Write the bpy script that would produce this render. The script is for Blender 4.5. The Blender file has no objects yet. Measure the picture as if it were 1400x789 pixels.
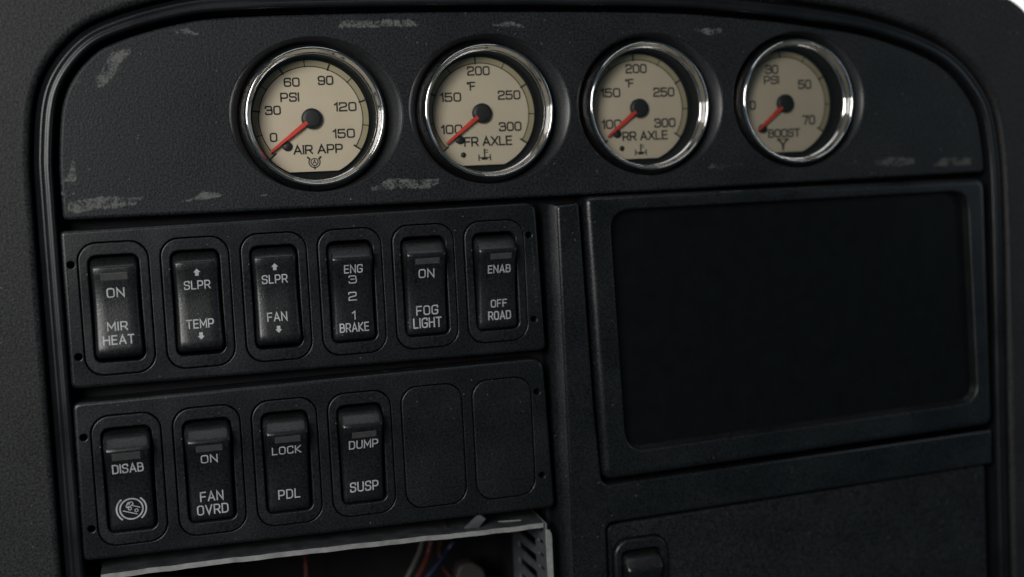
import bpy, math, random
from mathutils import Vector, Matrix, geometry
random.seed(7)

# ------------------------------------------------------------------ camera
# world: X right along the dash, Z up, +Y into the dash; the dash face is y = 0. Lengths below in mm.
S = 0.001
PW, PH, FPX = 1400.0, 789.0, 1672.77            # photograph size and focal length in its pixels
RX, RY, RZ = 0.0744999, -0.2869272, -0.0507268  # tilt, yaw, roll of the camera against the dash plane
CAM = Vector((13.418, -503.74, 35.596))         # mm

def _rot():
    X = Matrix(((1,0,0),(0,math.cos(RX),-math.sin(RX)),(0,math.sin(RX),math.cos(RX))))
    Y = Matrix(((math.cos(RY),0,math.sin(RY)),(0,1,0),(-math.sin(RY),0,math.cos(RY))))
    Z = Matrix(((math.cos(RZ),-math.sin(RZ),0),(math.sin(RZ),math.cos(RZ),0),(0,0,1)))
    return Z @ X @ Y
ROT = _rot()                                    # rows: camera right, down, forward in (x, -z, y) of the world
AX = [Vector((ROT[i][0], ROT[i][2], -ROT[i][1])) for i in range(3)]

def project(p):
    v = Vector(p) - CAM
    d = v.dot(AX[2])
    return (PW/2 + FPX*v.dot(AX[0])/d, PH/2 + FPX*v.dot(AX[1])/d)

def at(px, py, y=0.0):
    """photo pixel -> point (mm) on the plane at depth y"""
    v = AX[0]*((px-PW/2)/FPX) + AX[1]*((py-PH/2)/FPX) + AX[2]
    k = (y-CAM.y)/v.y
    return CAM + v*k

scene = bpy.context.scene
col = scene.collection
cam_data = bpy.data.cameras.new('camera'); cam = bpy.data.objects.new('camera', cam_data); col.objects.link(cam)
cam_data.sensor_width = 36.0; cam_data.lens = 36.0*FPX/PW
cam_data.clip_start = 0.01; cam_data.clip_end = 50.0
m = Matrix.Identity(4)
for i in range(3):
    m[i][0] = AX[0][i]; m[i][1] = -AX[1][i]; m[i][2] = -AX[2][i]; m[i][3] = CAM[i]*S
cam.matrix_world = m
cam_data.dof.use_dof = True
cam_data.dof.focus_distance = (Vector((75,0,20))-CAM).dot(AX[2])*S
cam_data.dof.aperture_fstop = 4.8
scene.camera = cam

# ------------------------------------------------------------------ light
world = bpy.data.worlds.new('World'); scene.world = world; world.use_nodes = True
bg = world.node_tree.nodes['Background']
bg.inputs[0].default_value = (0.50, 0.80, 1.0, 1); bg.inputs[1].default_value = 0.075

def area(name, loc, target, sx, sy, power, color):
    l = bpy.data.lights.new(name, 'AREA'); l.shape = 'RECTANGLE'; l.size = sx; l.size_y = sy
    l.energy = power; l.color = color
    o = bpy.data.objects.new(name, l); col.objects.link(o)
    o.location = loc
    o.rotation_euler = (Vector(target)-Vector(loc)).to_track_quat('-Z', 'Y').to_euler()
    return o
area('side_window_light', (-0.50, -0.78, 0.30), (0.05, 0, 0.0), 0.55, 0.42, 15.0, (1.0, 0.98, 0.955))
area('passenger_window_light', (1.02, -0.36, 0.20), (0.20, 0, 0.0), 0.5, 0.5, 0.9, (0.78, 0.91, 1.0))
area('windscreen_light', (0.10, -0.30, 0.95), (0.12, 0.0, 0.0), 0.9, 0.30, 1.6, (0.95, 0.98, 1.0))

scene.view_settings.view_transform = 'Standard'; scene.view_settings.look = 'None'
scene.view_settings.exposure = 0.0; scene.view_settings.gamma = 1.0
scene.view_settings.use_curve_mapping = False

# ------------------------------------------------------------------ materials
def new_mat(name):
    mt = bpy.data.materials.new(name); mt.use_nodes = True
    nt = mt.node_tree
    return mt, nt, nt.nodes['Principled BSDF'], nt.nodes['Material Output']

def plastic(name, base, rough=0.5, grain=1500.0, bump=0.35, dust=0.35, vary=0.35, spec=0.5):
    mt, nt, b, out = new_mat(name)
    N, L = nt.nodes, nt.links
    tc = N.new('ShaderNodeTexCoord')
    g = N.new('ShaderNodeTexNoise'); g.inputs['Scale'].default_value = grain; g.inputs['Detail'].default_value = 3.0
    g.inputs['Roughness'].default_value = 0.65
    L.new(tc.outputs['Object'], g.inputs['Vector'])
    big = N.new('ShaderNodeTexNoise'); big.inputs['Scale'].default_value = 38.0; big.inputs['Detail'].default_value = 4.0
    L.new(tc.outputs['Object'], big.inputs['Vector'])
    # grain colour: paler at the high points of the grain noise, darker at the low
    cr = N.new('ShaderNodeMapRange'); cr.inputs[1].default_value = 0.34; cr.inputs[2].default_value = 0.66; cr.clamp = False
    cr.inputs[3].default_value = 1.0-vary; cr.inputs[4].default_value = 1.0+vary
    L.new(g.outputs['Fac'], cr.inputs[0])
    br = N.new('ShaderNodeMapRange'); br.inputs[1].default_value = 0.3; br.inputs[2].default_value = 0.7
    br.inputs[3].default_value = 0.86; br.inputs[4].default_value = 1.16
    L.new(big.outputs['Fac'], br.inputs[0])
    mul = N.new('ShaderNodeMath'); mul.operation = 'MULTIPLY'
    L.new(cr.outputs[0], mul.inputs[0]); L.new(br.outputs[0], mul.inputs[1])
    sc = N.new('ShaderNodeVectorMath'); sc.operation = 'SCALE'; sc.inputs[0].default_value = base
    L.new(mul.outputs[0], sc.inputs['Scale'])
    # dust: sparse small pale specks
    vo = N.new('ShaderNodeTexVoronoi'); vo.inputs['Scale'].default_value = 260.0
    L.new(tc.outputs['Object'], vo.inputs['Vector'])
    dn = N.new('ShaderNodeTexNoise'); dn.inputs['Scale'].default_value = 90.0; dn.inputs['Detail'].default_value = 2.0
    L.new(tc.outputs['Object'], dn.inputs['Vector'])
    th = N.new('ShaderNodeMapRange'); th.inputs[1].default_value = 0.085; th.inputs[2].default_value = 0.035
    th.inputs[3].default_value = 0.0; th.inputs[4].default_value = 1.0
    L.new(vo.outputs['Distance'], th.inputs[0])
    dm = N.new('ShaderNodeMapRange'); dm.inputs[1].default_value = 0.46; dm.inputs[2].default_value = 0.64
    dm.inputs[3].default_value = 0.0; dm.inputs[4].default_value = dust
    L.new(dn.outputs['Fac'], dm.inputs[0])
    df = N.new('ShaderNodeMath'); df.operation = 'MULTIPLY'
    L.new(th.outputs[0], df.inputs[0]); L.new(dm.outputs[0], df.inputs[1])
    mx = N.new('ShaderNodeMix'); mx.data_type = 'RGBA'
    L.new(df.outputs[0], mx.inputs['Factor']); L.new(sc.outputs[0], mx.inputs[6]); mx.inputs[7].default_value = (0.22, 0.21, 0.19, 1)
    L.new(mx.outputs[2], b.inputs['Base Color'])
    rr = N.new('ShaderNodeMapRange'); rr.inputs[1].default_value = 0.3; rr.inputs[2].default_value = 0.7
    rr.inputs[3].default_value = rough-0.07; rr.inputs[4].default_value = rough+0.09
    L.new(big.outputs['Fac'], rr.inputs[0]); L.new(rr.outputs[0], b.inputs['Roughness'])
    bp = N.new('ShaderNodeBump'); bp.inputs['Strength'].default_value = bump; bp.inputs['Distance'].default_value = 0.00025
    L.new(g.outputs['Fac'], bp.inputs['Height']); L.new(bp.outputs[0], b.inputs['Normal'])
    b.inputs['Specular IOR Level'].default_value = spec
    return mt

def simple(name, base, rough=0.5, metal=0.0, spec=0.5, noise=None, bump=0.0, lo=0.8, hi=1.15):
    mt, nt, b, out = new_mat(name)
    N, L = nt.nodes, nt.links
    b.inputs['Roughness'].default_value = rough; b.inputs['Metallic'].default_value = metal
    b.inputs['Specular IOR Level'].default_value = spec
    tc = N.new('ShaderNodeTexCoord')
    n = N.new('ShaderNodeTexNoise'); n.inputs['Scale'].default_value = noise or 120.0; n.inputs['Detail'].default_value = 4.0
    L.new(tc.outputs['Object'], n.inputs['Vector'])
    r = N.new('ShaderNodeMapRange'); r.inputs[1].default_value = 0.3; r.inputs[2].default_value = 0.7
    r.inputs[3].default_value = lo; r.inputs[4].default_value = hi
    L.new(n.outputs['Fac'], r.inputs[0])
    sc = N.new('ShaderNodeVectorMath'); sc.operation = 'SCALE'; sc.inputs[0].default_value = base
    L.new(r.outputs[0], sc.inputs['Scale']); L.new(sc.outputs[0], b.inputs['Base Color'])
    if bump:
        bp = N.new('ShaderNodeBump'); bp.inputs['Strength'].default_value = bump; bp.inputs['Distance'].default_value = 0.0003
        L.new(n.outputs['Fac'], bp.inputs['Height']); L.new(bp.outputs[0], b.inputs['Normal'])
    return mt

M = {}
M['shell']  = plastic('shell_plastic', (0.0100, 0.0103, 0.0107), 0.50, 1050, 0.75, 0.60, 0.85, 0.14)
M['panel']  = plastic('gauge_panel_plastic', (0.0066, 0.0076, 0.0085), 0.48, 1100, 0.75, 0.60, 0.90, 0.15)
M['trim']   = plastic('trim_plastic', (0.0045, 0.0052, 0.0058), 0.33, 1150, 0.32, 0.42, 0.80, 0.29)
M['rocker'] = plastic('rocker_plastic', (0.0044, 0.0047, 0.0049), 0.32, 1200, 0.32, 0.50, 0.80, 0.36)
M['bead']   = plastic('bead_rubber', (0.0040, 0.0045, 0.0052), 0.33, 1800, 0.10, 0.20, 0.30, 0.25)
M['dark']   = simple('dark_cavity', (0.006, 0.006, 0.0065), 0.75, spec=0.2)
M['recess'] = plastic('recess_plastic', (0.0110, 0.0112, 0.0118), 0.40, 1300, 0.3, 0.25, 0.45, 0.40)
M['tube']   = simple('gauge_tube', (0.010, 0.0095, 0.009), 0.6, spec=0.3)
M['chrome'] = simple('chrome', (0.55, 0.545, 0.54), 0.09, 1.0, noise=700, lo=0.92, hi=1.03)
M['dial']   = simple('ivory_dial', (0.575, 0.49, 0.375), 0.55, spec=0.3, noise=60, lo=0.97, hi=1.03)
M['band']   = simple('olive_band', (0.36, 0.31, 0.195), 0.6, spec=0.3, noise=90, lo=0.93, hi=1.05)
M['ink']    = simple('black_ink', (0.020, 0.019, 0.018), 0.6, spec=0.3)
M['white']  = simple('white_print', (0.27, 0.275, 0.28), 0.65, spec=0.3, noise=260, lo=0.66, hi=1.12)
M['red']    = simple('red_needle', (0.72, 0.055, 0.030), 0.45)
M['hub']    = simple('needle_hub', (0.011, 0.011, 0.011), 0.5)
M['lens_i'] = simple('indicator_lens', (0.034, 0.033, 0.032), 0.24, noise=500)
M['screen'] = simple('screen_glass', (0.0025, 0.0030, 0.0033), 0.26, spec=0.16)
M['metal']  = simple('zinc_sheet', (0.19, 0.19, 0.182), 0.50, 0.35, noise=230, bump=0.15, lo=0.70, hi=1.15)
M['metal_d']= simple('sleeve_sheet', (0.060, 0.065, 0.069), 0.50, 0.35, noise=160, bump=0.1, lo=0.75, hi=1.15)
M['sheet_k']= simple('sheet_shaded', (0.026, 0.028, 0.030), 0.45, 0.2, noise=160, lo=0.6, hi=1.3)  # sheet colour darkened to carry the shade under the switch panel
M['w_red']  = simple('red_insulation_shaded', (0.055, 0.008, 0.005), 0.5)  # wire colours darkened: the radio slot's shade is in the insulation
M['w_blue'] = simple('blue_insulation_shaded', (0.005, 0.011, 0.036), 0.5)
M['w_grey'] = simple('grey_insulation_shaded', (0.075, 0.075, 0.072), 0.5)
M['conn']   = simple('connector_nylon_shaded', (0.024, 0.021, 0.019), 0.6)  # nylon dimmed like the wires, for the shade inside the slot

def glass_mat():
    mt = bpy.data.materials.new('gauge_glass'); mt.use_nodes = True
    nt = mt.node_tree; N, L = nt.nodes, nt.links
    N.remove(N['Principled BSDF']); out = N['Material Output']
    tr = N.new('ShaderNodeBsdfTransparent'); tr.inputs[0].default_value = (0.97, 0.975, 0.965, 1)
    gl = N.new('ShaderNodeBsdfGlossy'); gl.inputs['Roughness'].default_value = 0.04
    fr = N.new('ShaderNodeFresnel'); fr.inputs[0].default_value = 1.45
    mx = N.new('ShaderNodeMixShader')
    L.new(fr.outputs[0], mx.inputs[0]); L.new(tr.outputs[0], mx.inputs[1]); L.new(gl.outputs[0], mx.inputs[2])
    L.new(mx.outputs[0], out.inputs[0])
    return mt
M['glass'] = glass_mat()

def residue_mat(name, shade, lo):
    mt, nt, b, out = new_mat(name)
    N, L = nt.nodes, nt.links
    b.inputs['Base Color'].default_value = shade; b.inputs['Roughness'].default_value = 0.85
    b.inputs['Specular IOR Level'].default_value = 0.2
    at_ = N.new('ShaderNodeAttribute'); at_.attribute_name = 'cov'
    tc = N.new('ShaderNodeTexCoord')
    n1 = N.new('ShaderNodeTexNoise'); n1.inputs['Scale'].default_value = 980; n1.inputs['Detail'].default_value = 3; n1.inputs['Roughness'].default_value = 0.7
    n2 = N.new('ShaderNodeTexNoise'); n2.inputs['Scale'].default_value = 230; n2.inputs['Detail'].default_value = 4
    for n in (n1, n2): L.new(tc.outputs['Object'], n.inputs['Vector'])
    a = N.new('ShaderNodeMath'); a.operation = 'MULTIPLY_ADD'; a.inputs[1].default_value = 0.75
    L.new(n2.outputs['Fac'], a.inputs[0]); L.new(n1.outputs['Fac'], a.inputs[2])
    s = N.new('ShaderNodeMath'); s.operation = 'MULTIPLY_ADD'; s.inputs[1].default_value = 0.62
    L.new(at_.outputs['Fac'], s.inputs[0]); L.new(a.outputs[0], s.inputs[2])
    r = N.new('ShaderNodeMapRange'); r.inputs[1].default_value = 1.37; r.inputs[2].default_value = 1.60
    r.inputs[3].default_value = 0.0; r.inputs[4].default_value = lo
    L.new(s.outputs[0], r.inputs[0])
    gate = N.new('ShaderNodeMapRange'); gate.inputs[1].default_value = 0.0; gate.inputs[2].default_value = 0.30
    L.new(at_.outputs['Fac'], gate.inputs[0])
    mu = N.new('ShaderNodeMath'); mu.operation = 'MULTIPLY'
    L.new(r.outputs[0], mu.inputs[0]); L.new(gate.outputs[0], mu.inputs[1])
    L.new(mu.outputs[0], b.inputs['Alpha'])
    return mt
M['res']  = residue_mat('adhesive_residue', (0.078, 0.078, 0.076, 1), 0.85)
M['res2'] = residue_mat('faint_residue', (0.060, 0.061, 0.060, 1), 0.60)

# ------------------------------------------------------------------ mesh helpers (mm in, metres out)
class MB:
    def __init__(s): s.v = []; s.f = []; s.sm = []
    def add(s, vs, fs, smooth=False):
        o = len(s.v); s.v += [tuple(v) for v in vs]
        s.f += [tuple(i+o for i in f) for f in fs]; s.sm += [smooth]*len(fs)
        return s
    def box(s, x0, x1, y0, y1, z0, z1):
        v = [(x,y,z) for x in (x0,x1) for y in (y0,y1) for z in (z0,z1)]
        return s.add(v, [(0,1,3,2),(4,6,7,5),(0,4,5,1),(2,3,7,6),(0,2,6,4),(1,5,7,3)])
    def tube(s, pts, r, n=10):
        pts = [Vector(p) for p in pts]; vs = []; fs = []
        up = Vector((0.3,0.5,0.8))
        for i, p in enumerate(pts):
            t = (pts[min(i+1,len(pts)-1)]-pts[max(i-1,0)]).normalized()
            a = t.cross(up).normalized(); b = t.cross(a)
            for k in range(n):
                w = 2*math.pi*k/n; vs.append(p + a*(r*math.cos(w)) + b*(r*math.sin(w)))
        for i in range(len(pts)-1):
            for k in range(n):
                fs.append((i*n+k, i*n+(k+1)%n, (i+1)*n+(k+1)%n, (i+1)*n+k))
        fs.append(tuple(range(n))); fs.append(tuple(range((len(pts)-1)*n, len(pts)*n)))
        return s.add(vs, fs, True)
    def revolve(s, prof, n=96, cx=0, cz=0, closed=False):
        """prof: (r, y) pairs around the Y axis"""
        vs = []; fs = []
        for r, y in prof:
            for k in range(n):
                w = 2*math.pi*k/n; vs.append((cx+r*math.cos(w), y, cz+r*math.sin(w)))
        m = len(prof)
        for i in range(m if closed else m-1):
            j = (i+1) % m
            for k in range(n):
                fs.append((i*n+k, i*n+(k+1)%n, j*n+(k+1)%n, j*n+k))
        return s.add(vs, fs, True)
    def disc(s, r, y, cx=0, cz=0, n=64):
        return s.add([(cx+r*math.cos(2*math.pi*k/n), y, cz+r*math.sin(2*math.pi*k/n)) for k in range(n)], [tuple(range(n))])
    def mesh(s, name):
        me = bpy.data.meshes.new(name)
        me.from_pydata([(a*S, b*S, c*S) for a, b, c in s.v], [], s.f)
        me.polygons.foreach_set('use_smooth', s.sm)
        me.update(); return me
    def build(s, name, mat, parent=None, fix=True):
        me = s.mesh(name)
        if fix:
            import bmesh
            bm = bmesh.new(); bm.from_mesh(me); bmesh.ops.recalc_face_normals(bm, faces=bm.faces); bm.to_mesh(me); bm.free()
        return put(name, me, mat, parent)

def put(name, me, mat, parent=None):
    if mat and not me.materials: me.materials.append(M[mat])
    o = bpy.data.objects.new(name, me); col.objects.link(o)
    if parent: o.parent = parent
    return o
def thing(name, label, cat, loc=(0,0,0), group=None):
    o = bpy.data.objects.new(name, None); col.objects.link(o)
    o.empty_display_size = 0.01
    o.location = Vector(loc)*S; o['label'] = label; o['category'] = cat
    if group: o['group'] = group
    return o
def copy_tree(o, parent=None):
    c = o.copy(); col.objects.link(c)
    if parent: c.parent = parent
    for ch in o.children: copy_tree(ch, c)
    return c

def rrect(x0, x1, z0, z1, r, n=7):
    out = []
    for cx, cz, a0 in ((x1-r,z1-r,0),(x0+r,z1-r,90),(x0+r,z0+r,180),(x1-r,z0+r,270)):
        for k in range(n+1):
            w = math.radians(a0+90*k/n); out.append((cx+r*math.cos(w), cz+r*math.sin(w)))
    return out
def ellipse(cx, cz, a, b, n=72): return [(cx+a*math.cos(2*math.pi*k/n), cz+b*math.sin(2*math.pi*k/n)) for k in range(n)]
def area2(l): return sum(l[i][0]*l[(i+1)%len(l)][1]-l[(i+1)%len(l)][0]*l[i][1] for i in range(len(l)))/2
def offset(loop, d, closed=True):
    """move each vertex d along the right-hand normal (outwards for a CCW loop)"""
    n = len(loop); out = []
    for i in range(n):
        p = Vector(loop[i]); a = Vector(loop[i-1]) if (closed or i>0) else None; b = Vector(loop[(i+1)%n]) if (closed or i<n-1) else None
        e1 = (p-a).normalized() if a is not None and (p-a).length>1e-9 else None
        e2 = (b-p).normalized() if b is not None and (b-p).length>1e-9 else None
        if e1 is None: e1 = e2
        if e2 is None: e2 = e1
        n1 = Vector((e1.y,-e1.x)); n2 = Vector((e2.y,-e2.x)); h = n1+n2
        h = h.normalized() if h.length>1e-6 else n1
        k = d/max(0.35, h.dot(n1)); q = p+h*k; out.append((q.x,q.y))
    return out
def round_poly(pts, n=5):
    """pts (x, z, r): closed polygon with rounded corners"""
    out = []; m = len(pts)
    for i in range(m):
        p = Vector(pts[i][:2]); r = pts[i][2] if len(pts[i])>2 else 0
        a = Vector(pts[i-1][:2]); b = Vector(pts[(i+1)%m][:2])
        if r <= 0: out.append((p.x,p.y)); continue
        u = (a-p); v = (b-p); lu, lv = u.length, v.length; u.normalize(); v.normalize()
        t = min(r, lu*0.49, lv*0.49)
        for k in range(n+1):
            s_ = k/n; q = (p+u*t)*(1-s_)**2 + p*(2*s_*(1-s_)) + (p+v*t)*s_**2
            out.append((q.x,q.y))
    return out

def plate(outer, holes, y0, t, bev, mb=None, hole_bev=None, seg=4):
    """slab in the XZ plane, front face at y0, thickness t going in (+Y), rounded front edges"""
    mb = mb or MB()
    if area2(outer) < 0: outer = outer[::-1]
    loops = [(outer, bev)] + [((h[::-1] if area2(h) > 0 else h), (hole_bev if hole_bev is not None else bev)) for h in holes]
    fronts = []; vs = []; fs = []; index = []
    for lp, b in loops:
        n = len(lp); base = len(vs); rows = []
        for k in range(seg+1):
            w = math.pi/2*k/seg
            off = offset(lp, -b*(1-math.sin(w))); y = y0 + b*(1-math.cos(w))
            rows.append(off); vs += [(p[0], y, p[1]) for p in off]
        vs += [(p[0], y0+t, p[1]) for p in lp]
        for r in range(seg+1):
            for k in range(n):
                fs.append((base+r*n+k, base+r*n+(k+1)%n, base+(r+1)*n+(k+1)%n, base+(r+1)*n+k))
        fronts.append([Vector((p[0],p[1],0)) for p in rows[0]]); index += [base+k for k in range(n)]
    mb.add(vs, fs, True)
    tri = geometry.tessellate_polygon(fronts)
    # front face shares the first rows' vertices
    o = len(mb.v)-len(vs)
    mb.f += [tuple(index[i]+o for i in tr) for tr in tri]; mb.sm += [False]*len(tri)
    return mb

def catmull(pts, n=8):
    out = []; P = [Vector(p) for p in pts]
    for i in range(len(P)-1):
        p0 = P[max(i-1,0)]; p1 = P[i]; p2 = P[i+1]; p3 = P[min(i+2,len(P)-1)]
        for k in range(n):
            t = k/n
            out.append(0.5*((2*p1)+(p2-p0)*t+(2*p0-5*p1+4*p2-p3)*t*t+(3*p1-p0-3*p2+p3)*t**3))
    out.append(P[-1]); return out

# ------------------------------------------------------------------ stroke lettering (wide squared sans)
def _g():
    G = {}; r = .26; w = .78
    G['O'] = (w, [[(0,0,r),(0,1,r),(w,1,r),(w,0,r),'c']])
    G['0'] = (.70, [[(0,0,r),(0,1,r),(.70,1,r),(.70,0,r),'c']])
    G['N'] = (w, [[(0,0),(0,1),(w,0),(w,1)]])
    G['M'] = (.92, [[(0,0),(0,1),(.46,.28),(.92,1),(.92,0)]])
    G['I'] = (.0, [[(0,0),(0,1)]])
    G['R'] = (.74, [[(0,0),(0,1),(.74,1,r),(.74,.43,r),(0,.43)], [(.42,.43),(.76,0)]])
    G['P'] = (.74, [[(0,0),(0,1),(.74,1,r),(.74,.40,r),(0,.40)]])
    G['H'] = (w, [[(0,0),(0,1)], [(w,0),(w,1)], [(0,.52),(w,.52)]])
    G['E'] = (.66, [[(.66,0),(0,0),(0,1),(.66,1)], [(0,.52),(.60,.52)]])
    G['F'] = (.66, [[(0,0),(0,1),(.66,1)], [(0,.50),(.58,.50)]])
    G['A'] = (.84, [[(0,0),(.42,1),(.84,0)], [(.15,.30),(.69,.30)]])
    G['T'] = (.76, [[(0,1),(.76,1)], [(.38,1),(.38,0)]])
    G['S'] = (.74, [[(.74,.78),(.74,1,r),(0,1,r),(0,.52,r),(.74,.52,r),(.74,0,r),(0,0,r),(0,.22)]])
    G['L'] = (.62, [[(0,1),(0,0),(.62,0)]])
    G['B'] = (.74, [[(0,0),(0,1),(.68,1,r),(.68,.53,.14),(.0,.53)], [(.60,.53),(.74,.53,.14),(.74,0,r),(0,0)]])
    G['K'] = (.74, [[(0,0),(0,1)], [(.72,1),(.10,.48),(.74,0)]])
    G['G'] = (.78, [[(.78,.80),(.78,1,r),(0,1,r),(0,0,r),(.78,0,r),(.78,.46),(.44,.46)]])
    G['D'] = (.78, [[(0,0),(0,1),(.78,1,.34),(.78,0,.34),'c']])
    G['U'] = (.78, [[(0,1),(0,0,r),(.78,0,r),(.78,1)]])
    G['V'] = (.82, [[(0,1),(.41,0),(.82,1)]])
    G['C'] = (.74, [[(.74,.78),(.74,1,r),(0,1,r),(0,0,r),(.74,0,r),(.74,.22)]])
    G['X'] = (.80, [[(0,0),(.80,1)], [(0,1),(.80,0)]])
    G['1'] = (.24, [[(0,.78),(.24,1),(.24,0)]])
    G['2'] = (.70, [[(0,.78),(0,1,r),(.70,1,r),(.70,.55,.2),(0,.38,.2),(0,0),(.72,0)]])
    G['3'] = (.70, [[(0,.80),(0,1,r),(.68,1,r),(.68,.53,.14),(.18,.53)], [(.55,.53),(.72,.53,.14),(.72,0,r),(0,0,r),(0,.20)]])
    G['5'] = (.70, [[(.66,1),(.03,1),(.0,.56),(.70,.60,r),(.70,0,r),(0,0,r),(0,.20)]])
    G['6'] = (.70, [[(.68,.80),(.68,1,r),(0,1,r),(0,0,r),(.70,0,r),(.70,.56,r),(0,.56)]])
    G['7'] = (.68, [[(0,1),(.70,1),(.28,0)]])
    G['9'] = (.70, [[(.02,.20),(.02,0,r),(.70,0,r),(.70,1,r),(0,1,r),(0,.44,r),(.70,.44)]])
    G['*'] = (.16, [[(0,.82,.09),(0,1,.09),(.18,1,.09),(.18,.82,.09),'c']])   # degree mark
    return G
GLYPH = _g()

def stroke2d(pts, closed, wd, n=4):
    """polyline (with optional corner radii) -> list of quads (2-D)"""
    P = []
    m = len(pts)
    for i, q in enumerate(pts):
        p = Vector(q[:2]); r = q[2] if len(q) > 2 else 0
        if r and (closed or 0 < i < m-1):
            a = Vector(pts[i-1][:2]); b = Vector(pts[(i+1)%m][:2])
            u = (a-p); v = (b-p); t = min(r, u.length*.5, v.length*.5); u.normalize(); v.normalize()
            for k in range(n+1):
                s_ = k/n; P.append((p+u*t)*(1-s_)**2 + p*(2*s_*(1-s_)) + (p+v*t)*s_**2)
        else: P.append(p)
    Q = [P[0]]
    for p in P[1:]:
        if (p-Q[-1]).length > 1e-5: Q.append(p)
    if closed and (Q[0]-Q[-1]).length < 1e-5: Q.pop()
    if not closed:
        Q[0] = Q[0] + (Q[0]-Q[1]).normalized()*wd/2*.9; Q[-1] = Q[-1] + (Q[-1]-Q[-2]).normalized()*wd/2*.9
    L = offset([tuple(p) for p in Q], wd/2, closed); R = offset([tuple(p) for p in Q], -wd/2, closed)
    quads = []
    for i in range(len(Q) if closed else len(Q)-1):
        j = (i+1) % len(Q); quads.append((L[i], L[j], R[j], R[i]))
    return quads

def text2d(s, width, height, weight=.145, gap=.30):
    """quads of a word centred on 0,0"""
    x = 0; items = []
    for ch in s:
        if ch == ' ': x += .45; continue
        w, st = GLYPH[ch]; items.append((x, st)); x += w + gap
    total = x - gap
    kx = (width - weight*height)/max(total, .01) if total > .05 else height; ky = height*(1-weight)
    quads = []
    wd = weight*height
    for x0, st in items:
        for k in st:
            closed = k[-1] == 'c'; pts = k[:-1] if closed else k
            pp = []
            for q in pts:
                pp.append(((x0+q[0]-total/2)*kx, (q[1]-.5)*ky) + ((q[2]*ky,) if len(q) > 2 else ()))
            quads += stroke2d(pp, closed, wd)
    return quads
def circle_pts(cx, cz, r, a0=0, a1=360, n=28):
    return [(cx+r*math.cos(math.radians(a0+(a1-a0)*k/n)), cz+r*math.sin(math.radians(a0+(a1-a0)*k/n))) for k in range(n+(0 if abs(a1-a0)==360 else 1))]
def quads_mesh(quads, fmap, name, mat, parent):
    mb = MB()
    for q in quads:
        mb.add([fmap(*p) for p in q], [tuple(range(len(q)))])
    return mb.build(name, mat, parent, fix=False)

# ================================================================== DASHBOARD SHELL
BEAD = [(-22.5,-240),(-22.5,-150),(-22.6,-60),(-22.6,36),(-21.8,64),(-17.6,86),(-6.4,101.4),(7.8,109.2),(33,115.9),(56,118.0),(110,119.2),(168.5,119.4),(236,118.5),(271,116.2),(308,112.3),(346,105.8),(381,92.6),(400.5,73),(407,52),(409,13),(409,-95),(409,-160),(409,-240)]
path = [(p.x,p.y) for p in catmull(BEAD, 8)]            # clockwise seen from the front: outside is on the left
def off_path(d): return offset(path, -d, closed=False)
dash = thing('dashboard', 'black grained plastic dashboard shell framing the gauges, switches and screen', 'dashboard', (0,0,-270))
Z0 = 270
def lift(l): return [(x, z+Z0) for x, z in l]
shell_out = [(-330,-270),(449,-270),(451,-150),(452,-50),(452.2,10),(452,40),(450.5,62),(446,81),(440.0,97),(432.5,109),(425,116.4),(414,121.8),(397,126.5),(360,130),(300,136),(200,140),(80,142),(-330,142)]
shell_out = [(p.x,p.y) for p in catmull(shell_out[1:], 5)] + [(-330,-270)]
hole = off_path(5.4)
plate(lift(shell_out), [lift(hole)], -1.0, 26, 4.0, hole_bev=2.6, seg=5).build('shell', 'shell', dash)
# double-ridged bead inside the shell's opening
prof = [(4.6,16),(4.3,3.2),(3.4,1.6),(2.7,0.4),(2.25,-0.8),(1.65,-1.4),(1.0,-1.3),(0.2,-0.9),(-0.5,-1.2),(-1.2,-1.65),(-2.0,-1.4),(-2.6,-0.7),(-2.9,0.6),(-3.0,16)]
rows = [lift(off_path(d)) for d, y in prof]
mb = MB(); n = len(path)
vs = [(p[0], prof[i][1], p[1]) for i, r in enumerate(rows) for p in r]
mb.add(vs, [(i*n+k, i*n+k+1, (i+1)*n+k+1, (i+1)*n+k) for i in range(len(prof)-1) for k in range(n-1)], True)
mb.build('rim_bead', 'bead', dash)
# centre frame: the post between switches and screen and the bar under the screen
frame = round_poly([(183.4,31.0,2),(193.6,31.6,1.5),(196.3,-60,0),(198.4,-93.6,4),(402,-89.5,0),(402,-106.4,0),(199.2,-110.8,4),(199.2,-245,0),(183.2,-245,0)])
fk = MB()
fk.add([(179.2,3.0,31.9+Z0),(181.0,0.4,31.6+Z0),(183.9,-1.7,30.6+Z0),(178.9,3.0,-245+Z0),(180.8,0.4,-245+Z0),(183.7,-1.7,-245+Z0),(178.9,15,-245+Z0),(179.2,15,31.9+Z0)], [(0,1,4,3),(1,2,5,4),(7,0,3,6)], True)
fk.add([(179.2,3.0,31.9+Z0),(181.0,0.4,31.6+Z0),(183.9,-1.7,30.6+Z0),(186,15,31.0+Z0),(179.2,15,31.9+Z0)], [(0,1,2,3,4)])
fk.build('post_flank', 'trim', dash)
fl_ = MB(); plate(lift(frame), [], -2.4, 20, 1.2, mb=fl_, seg=4)
fl_.build('center_frame', 'trim', dash)
# backing added behind all gaps against light leaks, open behind the radio slot, and the dark space behind it
plate(lift([(-34,-262),(428,-262),(428,112),(-34,132)]), [lift(rrect(-21,177.5,-171,-95.5,1))], 15.5, 6, 0.5).build('backing', 'dark', dash)
mb = MB(); mb.box(-26,182,21,120,-178+Z0,-90+Z0)
mb.f = [f for i, f in enumerate(mb.f) if not all(abs(mb.v[k][1]-21) < 1e-6 for k in f)]; mb.sm = [False]*len(mb.f)
mb.build('radio_cavity', 'dark', dash, fix=False)

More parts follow.
